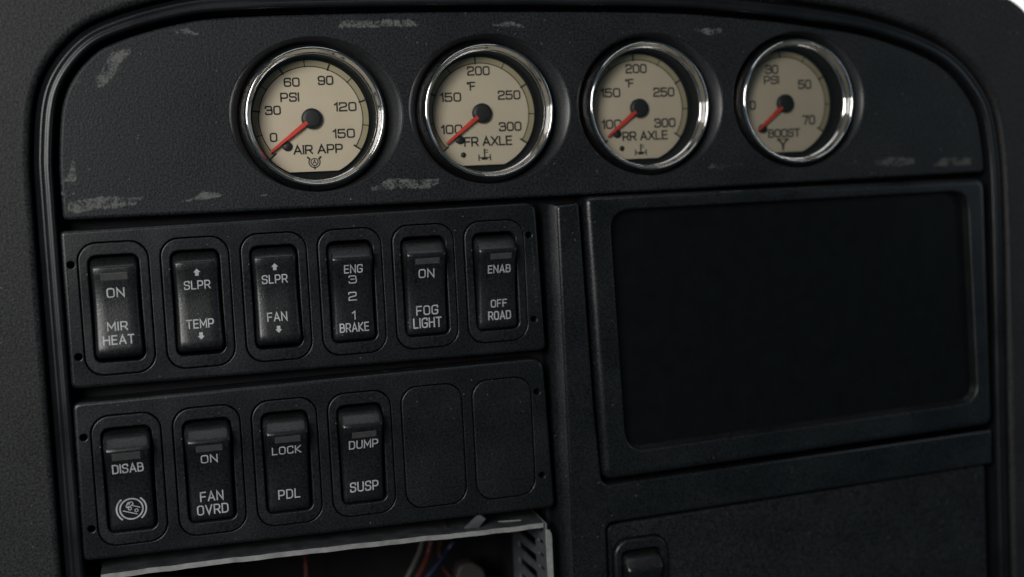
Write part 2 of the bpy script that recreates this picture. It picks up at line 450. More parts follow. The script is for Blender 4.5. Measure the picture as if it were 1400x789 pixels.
# ================================================================== GAUGE PANEL
GX = [82.4+73.58*i for i in range(4)]; GZ = [72.4, 72.5, 72.6, 72.7]
inner = [p for p in off_path(-5.2) if p[1] > 38]
pz = 35.2
panel_loop = round_poly([(-17.6,35.6,2.0)]) if False else None
left_x = inner[0][0]; right_x = inner[-1][0]
panel_loop = [(left_x+2, 35.4), (left_x+0.6, 35.9), (left_x, 37.2)] + inner + [(right_x, 37.6), (right_x-0.6, 36.4), (right_x-2, 36.0), (200, 34.9)]
gp = thing('gauge_panel', 'arched black gauge panel smeared with grey adhesive residue above the switch panels', 'panel', (0,0,35))
def g35(l): return [(x, z-35) for x, z in l]
ELL = [(GX[i]+0.9, GZ[i]+0.7, (35.2,35.5,34.6,33.6)[i], (31.3,31.5,31.2,30.9)[i]) for i in range(4)]
plate(g35(panel_loop), [g35(ellipse(*e)) for e in ELL], 0.0, 14, 1.4, hole_bev=0.5, seg=4).build('panel_plate', 'panel', gp)
for i, (cx, cz, a, b) in enumerate(ELL):
    mb = MB(); nn = 96; vs = []; K = 7
    for k in range(K+1):
        t = k/K; y = 0.55 + 6.2*t**1.25
        for q in range(nn):
            w = 2*math.pi*q/nn
            e = (cx+(a-.02)*math.cos(w), cz+(b-.02)*math.sin(w)); c = (GX[i]+30.55*math.cos(w), GZ[i]+30.55*math.sin(w))
            vs.append((e[0]*(1-t)+c[0]*t, y, e[1]*(1-t)+c[1]*t-35))
    mb.add(vs, [(k*nn+q, k*nn+(q+1)%nn, (k+1)*nn+(q+1)%nn, (k+1)*nn+q) for k in range(K) for q in range(nn)], True)
    mb.build('recess_ring', 'recess', gp, fix=False)

def poly_dist(p, poly):
    inside = False; d = 1e9; n = len(poly)
    for i in range(n):
        a, b = poly[i], poly[(i+1)%n]
        if (a[1] > p[1]) != (b[1] > p[1]) and p[0] < (b[0]-a[0])*(p[1]-a[1])/(b[1]-a[1])+a[0]: inside = not inside
        ex, ey = b[0]-a[0], b[1]-a[1]; L2 = ex*ex+ey*ey
        t = max(0, min(1, ((p[0]-a[0])*ex+(p[1]-a[1])*ey)/L2)) if L2 else 0
        d = min(d, math.hypot(p[0]-a[0]-t*ex, p[1]-a[1]-t*ey))
    return d if inside else -d
def smear(pxpoly, mat, strength=1.0, soft=1.3, hole=None, y=-0.05, parent=None, zb=35, soft_k=1.35):
    soft *= soft_k
    poly = [(q.x, q.z) for q in (at(px, py, y) for px, py in pxpoly)]
    h = None
    if hole:
        q = at(hole[0], hole[1], 0); h = (q.x, q.z, hole[2])
    x0 = min(p[0] for p in poly)-1; x1 = max(p[0] for p in poly)+1; z0 = min(p[1] for p in poly)-1; z1 = max(p[1] for p in poly)+1
    st = 0.45; nx = int((x1-x0)/st)+2; nz = int((z1-z0)/st)+2
    vs = []; cov = []
    for j in range(nz):
        for i in range(nx):
            p = (x0+i*st, z0+j*st); d = poly_dist(p, poly)
            c = max(0, min(1, (d+0.35)/soft))*min(1.04, strength)
            if h and math.hypot(p[0]-h[0], p[1]-h[1]) < h[2]: c *= 0.38
            vs.append((p[0], y, p[1]-zb)); cov.append(c)
    fs = []
    for j in range(nz-1):
        for i in range(nx-1):
            q = (j*nx+i, j*nx+i+1, (j+1)*nx+i+1, (j+1)*nx+i)
            if max(cov[k] for k in q) > 0.01: fs.append(q)
    used = sorted({k for f in fs for k in f}); re = {k: i for i, k in enumerate(used)}
    mb = MB(); mb.add([vs[k] for k in used], [tuple(re[k] for k in f) for f in fs])
    me = mb.mesh('residue_smear'); a = me.attributes.new('cov', 'FLOAT', 'POINT')
    a.data.foreach_set('value', [cov[k] for k in used])
    return put('residue_smear', me, mat, parent or gp)
def z4(ox, oy, pts, k=4.0): return [(ox+x/k, oy+y/k) for x, y in pts]
smear(z4(0,0,[(595,265),(640,255),(720,250),(748,290),(690,340),(660,390),(600,470),(530,510),(495,440),(540,370)]), 'res', 1.1, 1.5)
smear(z4(0,0,[(930,160),(1020,140),(1105,180),(1090,205),(1000,200),(950,195)]), 'res', 1.35, 1.2)
smear(z4(0,0,[(400,440),(445,420),(450,450),(400,490)]), 'res', 1.2, 0.9)
smear(z4(0,180,[(403,40),(412,120),(425,260),(412,352),(330,352),(325,270),(370,230),(388,150)]), 'res', 1.5, 0.7, hole=(93,257.5,2.6))
smear(z4(0,180,[(352,370),(450,355),(560,340),(790,345),(805,365),(740,420),(640,435),(530,440),(420,460),(352,455)]), 'res', 1.1, 1.3)
smear(z4(0,180,[(940,390),(1060,345),(1105,312),(1200,320),(1240,350),(1200,375),(1050,390),(960,398)]), 'res', 1.1, 1.2)
smear(z4(300,180,[(175,350),(270,332),(268,358),(190,362)]), 'res', 1.4, 0.7)
smear(z4(300,180,[(815,300),(920,245),(1210,245),(1220,290),(1150,325),(960,325),(820,345)]), 'res', 1.0, 1.3)
smear(z4(300,0,[(620,165),(660,95),(1050,92),(1110,140),(1120,155),(1020,160),(800,165)]), 'res', 1.1, 1.3)
smear(z4(600,0,[(235,130),(330,115),(380,95),(470,130),(580,160),(470,165),(300,155)]), 'res', 1.1, 1.3)
smear(z4(600,0,[(750,155),(800,130),(870,155),(800,172)]), 'res', 0.6, 1.2)
smear(z4(600,180,[(560,230),(600,195),(660,200),(670,240),(620,268),(565,265)]), 'res2', 0.9, 1.5, hole=(755,237,2.2))
smear(z4(600,180,[(785,190),(850,182),(895,200),(880,245),(820,240)]), 'res2', 0.9, 1.5, hole=(809,233,2.0))
smear(z4(950,0,[(-25,140),(150,145),(160,175),(250,185),(80,207),(-10,180)]), 'res', 0.95, 1.2)
smear(z4(1100,0,[(245,575),(290,558),(405,562),(400,595),(330,607),(250,600)],2.63), 'res2', 1.3, 1.2)
smear(z4(1100,0,[(445,590),(500,558),(605,558),(605,602),(460,607)],2.63), 'res2', 1.0, 1.3)
smear(z4(1100,0,[(160,590),(180,568),(206,572),(195,595)],2.63), 'res2', 1.1, 1.2)
smear(z4(1100,0,[(118,145),(170,140),(172,162),(125,165)],2.63), 'res2', 0.8, 1.4)
smear(z4(1100,0,[(248,165),(282,160),(282,182),(252,182)],2.63), 'res2', 0.8, 1.4)
smear(z4(780,30,[(640,735),(690,675),(790,690),(800,715),(740,735)],3.586), 'res2', 1.0, 1.5)
smear(z4(980,30,[(0,700),(110,675),(170,690),(120,715),(0,725)],3.586), 'res2', 0.9, 1.5)
smear(z4(1100,0,[(510,330),(545,340),(600,480),(610,540),(585,540),(560,450)],2.63), 'res2', 0.8, 1.6)

# ================================================================== GAUGES
DIAL = 13.0          # depth of the dial face
def make_gauge(i, name, label, ticks, words, needle, pins, flat_px, symbol):
    cx, cz = GX[i], GZ[i]
    g = thing(name, label, 'gauge', (cx, 0, cz), 'round gauges in the arched panel')
    # rolled chrome bezel
    MB().revolve([(30.45,7.2),(30.3,5.0),(29.9,3.4),(29.2,1.6),(28.55,0.1),(28.2,-0.65),(27.9,-1.1),(27.6,-1.28),(27.3,-1.2),(27.08,-0.85),(26.9,-0.2),(26.6,1.4),(26.4,2.3),(26.2,2.75),(25.95,2.9),(25.75,3.1),(25.7,3.6)], 128).build('bezel', 'chrome', g, fix=True)
    MB().revolve([(30.4,7.2),(28.0,7.3),(26.2,4.2),(25.85,3.7),(25.8,6.5),(25.7,DIAL+0.3),(25.6,15.2),(0.05,15.3)], 96).build('housing', 'tube', g)
    # dial: disc with a flat cut along the bottom
    fz = at(flat_px[0], flat_px[1], DIAL).z - cz
    r0 = 24.2; a0 = math.degrees(math.asin(fz/r0))
    arc = [(r0*math.cos(math.radians(a)), r0*math.sin(math.radians(a))) for a in [a0+(180-2*a0)*k/80 for k in range(81)]]
    d = plate(arc, [], DIAL, 1.2, 0.12, seg=2).build('dial', 'dial', g)
    # face() maps dial coordinates (mm from the dial centre) to the thing; lift in mm
    def f(l): return lambda x, z: (x, DIAL-l, z)
    ca, sa = 222.0, -34.0
    band = []
    for k in range(96):
        t0 = math.radians(ca+(sa-ca)*k/96); t1 = math.radians(ca+(sa-ca)*(k+1)/96)
        band.append(tuple((r*math.cos(t), r*math.sin(t)) for r, t in ((21.7,t0),(21.7,t1),(24.15,t1),(24.15,t0))))
    quads_mesh(band, f(.05), 'colour_band', 'band', d)
    sc = stroke2d(circle_pts(0,0,21.65,ca,sa,96), False, 0.42)
    n = ticks
    for k in range(2*n+1):
        a = math.radians(ca+(sa-ca)*k/(2*n)); major = k % 2 == 0
        r1, r2 = (20.9, 24.1) if k in (0, 2*n) else (21.5, 24.1)
        sc += stroke2d([(r1*math.cos(a), r1*math.sin(a)), (r2*math.cos(a), r2*math.sin(a))], False, 0.72 if major else 0.42)
    quads_mesh(sc, f(.10), 'scale_marks', 'ink', d)
    def loc(px, py, y=DIAL):
        p = at(px, py, y); return p.x-cx, p.z-cz
    for s, px, py, w, h in words:
        x, z = loc(px, py); p0 = project((cx+x-2, DIAL, cz+z)); p1 = project((cx+x+2, DIAL, cz+z)); q1 = project((cx+x, DIAL, cz+z+2)); q0 = project((cx+x, DIAL, cz+z-2))
        kx = 4/(p1[0]-p0[0]); kz = 4/(q0[1]-q1[1])
        name_ = 'numeral' if s.isdigit() else 'lettering'
        quads_mesh([tuple((a+x, b+z) for a, b in q) for q in text2d(s, w*kx, h*1.03*kz, .17, .26)], f(.10), name_, 'ink', d)
    # pictogram under the name
    x, z = loc(*symbol[1:3]); qs = []
    if symbol[0] == 'air':
        qs += stroke2d(circle_pts(0,0,1.75), True, .5)
        qs += stroke2d([(-.8,-.9),(0,1.0),(.8,-.9)], False, .42) + stroke2d([(-.5,-.35),(.5,-.35)], False, .26)
        qs += stroke2d(circle_pts(0,0,2.75,150,260,14), False, .55) + stroke2d(circle_pts(0,0,2.75,30,-80,14), False, .55)
        for sx in (-1,1): qs += stroke2d([(sx*3.4,2.6),(sx*2.0,1.5)], False, .5) + [((sx*2.9,2.9),(sx*3.7,1.9),(sx*1.9,1.2))]
        qs += stroke2d([(0,-1.8),(0,-3.4)], False, .45) + [((-.8,-2.6),(.8,-2.6),(0,-3.9))]
    elif symbol[0] == 'axle':
        qs += stroke2d([(-2.2,-1.0),(2.2,-1.0)], False, .45)
        for sx in (-2.3,2.3): qs += stroke2d([(sx,-2.0),(sx,0)], False, .5)
        qs += stroke2d([(0,-1.2),(0,2.2)], False, .55) + stroke2d([(.2,1.9),(1.3,1.9)], False, .35) + stroke2d([(.2,1.0),(1.3,1.0)], False, .35) + stroke2d([(-.8,-1.4),(.8,-1.4)], False, .9)
    else:
        for sx in (-1,1): qs += stroke2d([(sx*1.9,1.8),(0,-.6)], False, .75) + [((sx*2.6,2.3),(sx*2.5,.9),(sx*1.2,2.0))]
        qs += stroke2d([(-1.9,1.8),(1.9,1.8)], False, .4) + stroke2d([(0,-.6),(0,-2.4)], False, .8) + [((-.7,-1.2),(.7,-1.2),(0,-2.6))]
    pk = {'air':.84, 'axle':1.12, 'boost':1.15}[symbol[0]]
    quads_mesh([tuple((a*pk+x, b*pk+z) for a, b in q) for q in qs], f(.10), 'pictogram', 'ink', d)
    for px, py, r, hgt in pins:
        x, z = loc(px, py, DIAL-hgt)
        MB().revolve([(r,DIAL+.05),(r,DIAL-hgt+.3),(r*.8,DIAL-hgt),(0.02,DIAL-hgt)], 24, x, z).build('stop_pin', 'hub', g)
    # needle with its hub cap
    tx, tz = loc(*needle, DIAL-1.6); a = math.atan2(tz, tx); L_ = math.hypot(tx, tz)
    dirv = Vector((math.cos(a), math.sin(a))); nv = Vector((-dirv.y, dirv.x))
    pts = []
    for r, w in ((-1.0,1.0),(3.0,1.05),(L_-1.5,.50),(L_,.18)):
        for sgn in (-1,1):
            q = dirv*r + nv*w*sgn; pts.append(q)
    mb = MB(); vs = []
    for lv, k in ((DIAL-2.6, .72), (DIAL-1.5, 1.0)):
        for j in range(4):
            c = (pts[2*j]+pts[2*j+1])/2
            for q in (pts[2*j], pts[2*j+1]):
                e = c+(q-c)*k; vs.append((e.x, lv + (1.6 if j < 1 else 0), e.y))
    fs = []
    for j in range(3):
        fs += [(2*j,2*j+1,2*j+3,2*j+2), (8+2*j,8+2*j+2,8+2*j+3,8+2*j+1), (2*j,2*j+2,8+2*j+2,8+2*j), (2*j+1,8+2*j+1,8+2*j+3,2*j+3)]
    fs += [(0,8,9,1), (6,7,15,14)]
    nd = mb.add(vs, fs).build('needle', 'red', g)
    MB().revolve([(4.25,DIAL-.5),(4.25,DIAL-1.9),(3.9,DIAL-2.35),(2.6,DIAL-2.5),(0.02,DIAL-2.55)], 40).build('hub', 'hub', nd)
    MB().disc(25.8, 3.75, n=96).disc(25.8, 4.5, n=96).build('glass', 'glass', g, fix=False)
    return g
make_gauge(0, 'pressure_gauge', 'chrome ringed ivory gauge reading AIR APP in PSI with red needle', 5,
    [('60',398.7,112.5,22,12.5),('90',445,110,21.5,12.5),('30',373,151,22,12.5),('120',472,146,31,12.5),('0',374,188,10.5,12.5),('150',470,182.5,30.5,12.5),('PSI',396,133,26,12.5),('AIR APP',435,204,68,12.5)],
    (368.5,209.5), [(393,200,2.0,1.1)], (430,234.5), ('air',430,221.5))
make_gauge(1, 'temperature_gauge', 'chrome ringed ivory gauge reading FR AXLE in degrees with red needle', 4,
    [('200',654,97,31,12.5),('*F',644,118,12,12),('150',616,133,29,12.5),('250',696,130,31,12.5),('100',617.5,177,29.5,12.5),('300',697.5,173,31,12.5),('FR AXLE',667.5,193,66,13)],
    (610,197.5), [(629,191,1.9,1.1),(634,212,1.2,.5)], (662,225.5), ('axle',662.5,212))
make_gauge(2, 'temperature_gauge', 'chrome ringed ivory gauge reading RR AXLE in degrees with red needle', 4,
    [('200',869.5,94,29,12.5),('*F',860.5,114,12,12),('150',834.5,127,27,12.5),('250',907.5,126,29,12.5),('100',836,170,27,12.5),('300',909,168,29,12.5),('RR AXLE',882,185.5,62,12.5)],
    (831,187), [(844.5,183,1.9,1.1),(851,203,1.2,.5)], (872,217), ('axle',876,205))
make_gauge(3, 'pressure_gauge', 'chrome ringed ivory gauge reading BOOST in PSI with red needle', 4,
    [('30',1055,95,18,12.5),('PSI',1054.5,109.5,21,11.5),('50',1100,115.5,18,12.5),('0',1029,144,8.5,12.5),('70',1105.5,164,17.5,12.5),('BOOST',1072,182,44,11.5)],
    (1036,179), [(1044,176,2.1,1.3)], (1070,208), ('boost',1070.5,196.5))

# ================================================================== SWITCH PANELS
PITCH, ROW = 31.0, 68.17
def switch_panel(label, outline, zc, holes, z0):
    t = thing('switch_panel', label, 'panel', (0,0,z0), 'switch panels below the gauges')
    hl = [[(x, z-z0) for x, z in rrect(i*PITCH-13.48, i*PITCH+13.48, zc-26.28, zc+26.28, 7.4)] for i in range(6)]
    hl += [[(x, z-z0) for x, z in ellipse(hx, hz, 1.45, 1.45, 20)] for hx, hz in holes]
    plate([(x, z-z0) for x, z in outline], hl, 0.0, 13, 1.5, hole_bev=0.35, seg=4).build('panel_plate', 'trim', t)
    return t
switch_panel('upper black switch panel holding six rocker switches', round_poly([(-18.9,31.3,2),(174.6,32.9,5),(176.2,-31.6,3),(-19.2,-30.6,3)]), 0.0,
    [(-15.8,18.0),(-15.6,-18.1),(170.8,18.9),(171.2,-17.6)], -31)
switch_panel('lower black switch panel with four rocker switches and two blanks', round_poly([(-19.2,-36.0,3),(174.6,-34.8,6),(176.8,-101.2,3),(-19.9,-99.2,3)]), -ROW,
    [(-16.0,-49.9),(-15.7,-86.5),(171.0,-49.4),(171.5,-86.4)], -101)

sp = [o for o in bpy.data.objects if o.name.startswith('switch_panel')]
up = [o for o in sp if o['label'].startswith('upper')][0]; lo_ = [o for o in sp if o['label'].startswith('lower')][0]
smear([(100,314),(300,301),(470,289),(470,296),(300,309),(100,322)], 'res2', 0.75, 1.0, parent=up, zb=-31)
smear([(113,515),(170,514),(240,510),(240,517),(130,524)], 'res2', 0.75, 1.2, parent=up, zb=-31)
smear([(724,326),(730,328),(737,400),(736,432),(730,425)], 'res2', 0.75, 0.9, parent=up, zb=-31)
smear([(655,474),(735,462),(742,478),(660,488)], 'res2', 0.55, 1.5, parent=up, zb=-31)
smear([(85,330),(92,332),(104,500),(98,505)], 'res2', 0.6, 1.2, parent=up, zb=-31)
smear([(480,507),(600,497),(600,505),(480,515)], 'res2', 0.65, 1.0, parent=lo_, zb=-101)
smear([(104,575),(112,575),(122,745),(114,748)], 'res2', 0.55, 1.2, parent=lo_, zb=-101)
# ------------------------------------------------------------------ rocker switches
def rocker_profile():
    p = [(-20.2,-8.0),(-20.2,-2.0),(-20.0,0.0),(-19.5,1.5),(-18.8,2.6),(-17.8,3.3)]
    for k in range(1, 15):
        z = -17.8+(14.2+17.8)*k/15; p.append((z, 2.25+1.90*(z/14.6)**2 if z > 0 else 2.25+1.05*(z/17.8)**2))
    p += [(14.6,4.15),(15.3,4.05),(15.9,3.70),(16.4,3.2),(17.0,2.45),(17.8,1.5),(18.6,0.5),(19.2,-0.4),(19.7,-1.6),(20.0,-3.2),(20.1,-8.0)]
    return p
PROF = rocker_profile(); PIV = -8.0
def tilt(z, h, th):
    h -= PIV; c, s = math.cos(th), math.sin(th)
    return z*c-h*s, h*c+z*s+PIV
CROSS = [(-9.2,-9.0),(-8.95,-2.6),(-8.75,-1.5),(-8.4,-.75),(-7.9,-.25),(-7.2,0),(-4,0.03),(0,0.04),(4,0.03),(7.2,0),(7.9,-.25),(8.4,-.75),(8.75,-1.5),(8.95,-2.6),(9.2,-9.0)]
def rocker_mesh(th):
    mb = MB(); vs = []; nc = len(CROSS)
    for k, (z, h) in enumerate(PROF):
        e = min(abs(z+20.2), abs(z-20.2)); sx = 1.0 - 0.13*max(0, 1-e/2.6)**2
        side = 1.0 - 0.035*max(0.0, math.sin(math.pi*(z+18)/36)) if abs(z) < 18 else 1.0
        for x, dp in CROSS:
            zz, hh = tilt(z, max(h+dp, -9.5), th)
            vs.append((x*sx*side, -hh, zz))
    fs = [(k*nc+i, k*nc+i+1, (k+1)*nc+i+1, (k+1)*nc+i) for k in range(len(PROF)-1) for i in range(nc-1)]
    return mb.add(vs, fs, True)
def face_pt(z, th):
    for k in range(len(PROF)-1):
        (z0,h0), (z1,h1) = PROF[k], PROF[k+1]
        if z0 <= z <= z1 and z1 > z0:
            t = (z-z0)/(z1-z0); h = h0+(h1-h0)*t
            nz, nh = -(h1-h0), (z1-z0); l = math.hypot(nz, nh); break
    zz, hh = tilt(z, h, th); c, s = math.cos(th), math.sin(th); nz, nh = nz/l, nh/l
    return zz, hh, nz*c-nh*s, nh*c+nz*s
ROCK = {}; FRAME_ME = {}
def frame_mesh(raised):
    if raised not in FRAME_ME:
        mb = plate(rrect(-13.0,13.0,-25.8,25.8,7.0), [rrect(-9.6,9.6,-21.1,21.1,3.2)], -0.45 if not raised else -2.0, 11, 0.45 if not raised else 1.3, hole_bev=0.5, seg=4)
        o = mb.build('tmp', 'trim'); FRAME_ME[raised] = o.data; bpy.data.objects.remove(o)
        FRAME_ME[raised].name = 'switch_frame'
    return FRAME_ME[raised]
def make_switch(label, cx, cz, deg, words=(), indicator=None, arrows=(), symbol=None, raised=False, group='rocker switches in the two switch panels', y=0.0):
    th = math.radians(deg)
    t = thing('rocker_switch', label, 'switch', (cx, y, cz), group)
    put('switch_frame', frame_mesh(raised), 'trim', t)
    if deg not in ROCK:
        o = rocker_mesh(th).build('tmp', 'rocker'); ROCK[deg] = o.data; bpy.data.objects.remove(o); ROCK[deg].name = 'rocker'
    rk = put('rocker', ROCK[deg], 'rocker', t)
    def locate(px, py):
        best = None
        for k in range(-340, 300):
            z = k*.05; zz, hh, nz, nh = face_pt(z, th)
            p = at(px, py, y-hh); d = abs(p.z-(cz+zz))
            if best is None or d < best[0]: best = (d, p.x-cx, z)
        return best[1], best[2]
    def conform(l):
        def f(x, z):
            zz, hh, nz, nh = face_pt(max(-17.7, min(17.0, z)), th)
            return (x, -(hh+nh*(l+.04)), zz+nz*l)
        return f
    def scale(x, z):
        zz, hh, _, _ = face_pt(z, th); za, ha, _, _ = face_pt(z+1, th); zb, hb, _, _ = face_pt(z-1, th)
        a = project((cx+x-1, y-hh, cz+zz)); b = project((cx+x+1, y-hh, cz+zz))
        c = project((cx+x, y-ha, cz+za)); d = project((cx+x, y-hb, cz+zb))
        return 2/(b[0]-a[0]), 2/(d[1]-c[1])
    for s, px, py, w, h in words:
        x, z = locate(px, py); kx, kz = scale(x, z)
        quads_mesh([tuple((a+x, b+z) for a, b in q) for q in text2d(s, w*kx, h*kz, .125, .36)], conform(.07), 'numeral' if s.isdigit() else 'lettering', 'white', rk)
    for px, py, up in arrows:
        x, z = locate(px, py); qs = [((-1.35,.1),(1.35,.1),(0,1.5)), ((-.7,-1.3),(.7,-1.3),(.7,.12),(-.7,.12))]
        quads_mesh([tuple((a+x, (b if up else -b)+z) for a, b in q) for q in qs], conform(.07), 'arrow', 'white', rk)
    if indicator:
        x, z = locate(indicator[0], indicator[1]); kx, kz = scale(x, z); hw = indicator[2]*kx/2; hh_ = indicator[3]*kz/2
        mb = MB(); f0 = conform(-.5); f1 = conform(.10)
        o_ = [(-hw,-hh_),(hw,-hh_),(hw,hh_),(-hw,hh_)]
        vs = [f0(x+a, z+b) for a, b in o_] + [conform(.02)(x+a, z+b) for a, b in o_] + [f1(x+a*.96, z+b*.86) for a, b in o_]
        mb.add(vs, [(0,1,5,4),(1,2,6,5),(2,3,7,6),(3,0,4,7),(4,5,9,8),(5,6,10,9),(6,7,11,10),(7,4,8,11),(8,9,10,11)])
        mb.build('indicator_lens', 'lens_i', rk)
    if symbol:
        x, z = locate(*symbol); qs = []
        qs += stroke2d(circle_pts(0,0,4.45,0,360,36), True, .58)
        for a in (0, 180): qs += stroke2d(circle_pts(0,0,5.75,a-48,a+48,16), False, .62)
        qs += stroke2d([(-3.2,-.6),(2.0,-2.5)], False, .38)
        qs += stroke2d([(.6,1.3),(3.2,.3)], False, .36)
        qs += stroke2d(circle_pts(-.6,.15,.62,0,360,14), True, .34) + stroke2d(circle_pts(1.9,-.95,.62,0,360,14), True, .34)
        qs += stroke2d([(-2.0,1.2),(-1.2,2.9,.4),(.5,3.0,.4),(.7,1.9),(-.4,1.2)], False, .42) + stroke2d([(-2.0,1.2),(-1.6,.7),(-1.0,1.1)], False, .5)
        qs += [((-1.5,2.1),(-.9,2.9),(-.2,2.9),(-.5,1.9))]
        quads_mesh([tuple((a*.98+x, b*.95+z) for a, b in q) for q in qs], conform(.07), 'pictogram', 'white', rk)
    return t
UP, DN = 11.0, -4.5
make_switch('rocker switch lettered ON and MIR HEAT', 0, 0, DN, [('ON',158,400,24.5,13),('MIR',160.5,446,28,12.5),('HEAT',162.5,464.5,43,13)], (156,378,37,10))
make_switch('rocker switch lettered SLPR and TEMP between two arrows', PITCH, 0, DN, [('SLPR',269.5,389.5,36,12),('TEMP',273.5,442.5,38,12.5)], None, [(269,372.5,True),(275,459,False)])
make_switch('rocker switch lettered SLPR and FAN between two arrows', 2*PITCH, 0, DN, [('SLPR',375.5,381.5,35,12),('FAN',379,433,27.5,12.5)], None, [(375.5,365,True),(381,450,False)])
make_switch('rocker switch lettered ENG BRAKE with numbers 3 2 1', 3*PITCH, 0, 6.5, [('ENG',483,367.5,25.5,11.5),('3',482,382,11,11),('2',482,405,11.5,12),('1',483.5,431,5,12),('BRAKE',484.5,447.5,40,12.5)])
make_switch('rocker switch lettered ON and FOG LIGHT', 4*PITCH, 0, 7.5, [('ON',583,373.5,21.5,12),('FOG',584,424,30,13),('LIGHT',584.5,441,39,14)], (584.5,357,33,8))
make_switch('rocker switch lettered ENAB and OFF ROAD', 5*PITCH, 0, 8.0, [('ENAB',682.5,367.5,31,11),('OFF',682,414.5,22,10.5),('ROAD',683,431,31,12)], (685,350,29,8))
make_switch('rocker switch lettered DISAB above a round truck on slope symbol', 0, -ROW, UP, [('DISAB',174.75,640,43,12.5)], (172.5,624,39,10), (), (179.75,695.5))
make_switch('rocker switch lettered ON and FAN OVRD', PITCH, -ROW, UP, [('ON',286,627,23,11),('FAN',289.5,678,32,13.5),('OVRD',291,696,43,13.5)], (286,613,36,8.5))
make_switch('rocker switch lettered LOCK and PDL', 2*PITCH, -ROW, UP, [('LOCK',391.8,615.3,40,10.5),('PDL',395.4,675,30,13)], (393.4,600.6,35,8.5))
make_switch('rocker switch lettered DUMP and SUSP', 3*PITCH, -ROW, UP, [('DUMP',497,607,40,11.5),('SUSP',498,664.5,39,13.5)], (498,594,33,8))
for i, lb in ((4, 'blank switch cover plate beside the DUMP SUSP switch'), (5, 'blank switch cover plate at the far end, beside the centre post')):
    t = thing('blank_cover', lb, 'cover plate', (i*PITCH, 0, -ROW), 'blank covers in the lower switch panel')
    plate(rrect(-13.0,13.0,-25.8,25.8,7.0), [], -0.12, 8, 0.45, seg=3).build('cover_plate', 'trim', t)

# ================================================================== DISPLAY
dz = -91
disp = thing('display_unit', 'wide blank black display screen in a rounded plastic bezel', 'display', (0,0,dz))
outer = round_poly([(195.6,34.2,4),(400.4,33.4,6),(401.8,-86.8,5),(199.0,-91.2,5)], 6)
opening = round_poly([(207.0,27.6,10),(390.2,27.6,9),(393.2,-74.6,9),(209.9,-79.6,10)], 6)
def gz(l): return [(x, z-dz) for x, z in l]
plate(gz(outer), [gz(opening)], -4.2, 14, 3.2, hole_bev=1.0, seg=6).build('bezel', 'trim', disp)
# sloped inner lip around the glass
op2 = [(x, z+(1.0 if z < -60 else 0)) for x, z in offset(opening if area2(opening) > 0 else opening[::-1], -0.35)]; op1 = opening if area2(opening) > 0 else opening[::-1]
mb = MB(); n = len(op1)
vs = [(p[0], -2.9, p[1]-dz) for p in offset(op1, .02)] + [(p[0], 0.6, p[1]-dz) for p in op2]
mb.add(vs, [(k, (k+1)%n, n+(k+1)%n, n+k) for k in range(n)], True); mb.build('inner_lip', 'rocker', disp, fix=False)
plate(gz(offset(op1, 1.5)), [], 0.4, 3, 0.2, seg=2).build('screen', 'screen', disp)

# ================================================================== LOWER PANEL
low = thing('lower_panel', 'plain black panel below the display screen', 'panel', (0,0,-245))
plate([(x, z+245) for x, z in round_poly([(200.6,-112.6,4),(401,-107.2,3),(401,-244,0),(200.4,-244,0)])], [[(x, z+245) for x, z in rrect(202.9,229.7,-172.3,-119.6,7.3)]], 1.2, 12, 1.6, hole_bev=.4).build('panel_plate', 'panel', low)
make_switch('rocker switch in raised frame on the lower panel under the screen', 216.3, -145.9, UP, raised=True, group='rocker switch of the lower panel', y=1.2)

# ================================================================== RADIO SLEEVE
slv = thing('radio_sleeve', 'bare sheet metal radio sleeve with slotted sides below the lower switch panel', 'radio sleeve', (0,0,-162))
def zz(z): return z+162
XS = [-13.4, 10, 32, 62, 92, 118, 140, 158, 170.5]
ZT = [-104.7,-104.6,-104.7,-105.1,-105.6,-106.2,-106.8,-107.0,-107.1]
top = catmull([(x, z, 0) for x, z in zip(XS, ZT)], 9)
for p_ in top: p_.y += 0.16*math.sin(p_.x*.31)*math.sin(p_.x*.083+1) + random.uniform(-.07,.07)
mb = MB(); n = len(top); vs = []
for y, dzz in ((-1.6,0),(-1.6,-2.1),(-1.0,-2.1),(-1.0,-0.9),(46,2.0),(46,2.9),(-1.0,0.0)):
    vs += [(p.x, y, zz(p.y+dzz)) for p in top]
mb.add(vs, [(r*n+k, r*n+k+1, ((r+1)%7)*n+k+1, ((r+1)%7)*n+k) for r in range(2) for k in range(n-1)]); 
mb.build('front_edge', 'metal', slv, fix=False)
mb = MB(); vs = []
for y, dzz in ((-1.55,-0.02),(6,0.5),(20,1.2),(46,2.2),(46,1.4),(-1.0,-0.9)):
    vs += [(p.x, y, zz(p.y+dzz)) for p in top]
mb.add(vs, [(r*n+k, r*n+k+1, (r+1)*n+k+1, (r+1)*n+k) for r in range(5) for k in range(n-1)]); mb.build('top_sheet', 'sheet_k', slv, fix=False)
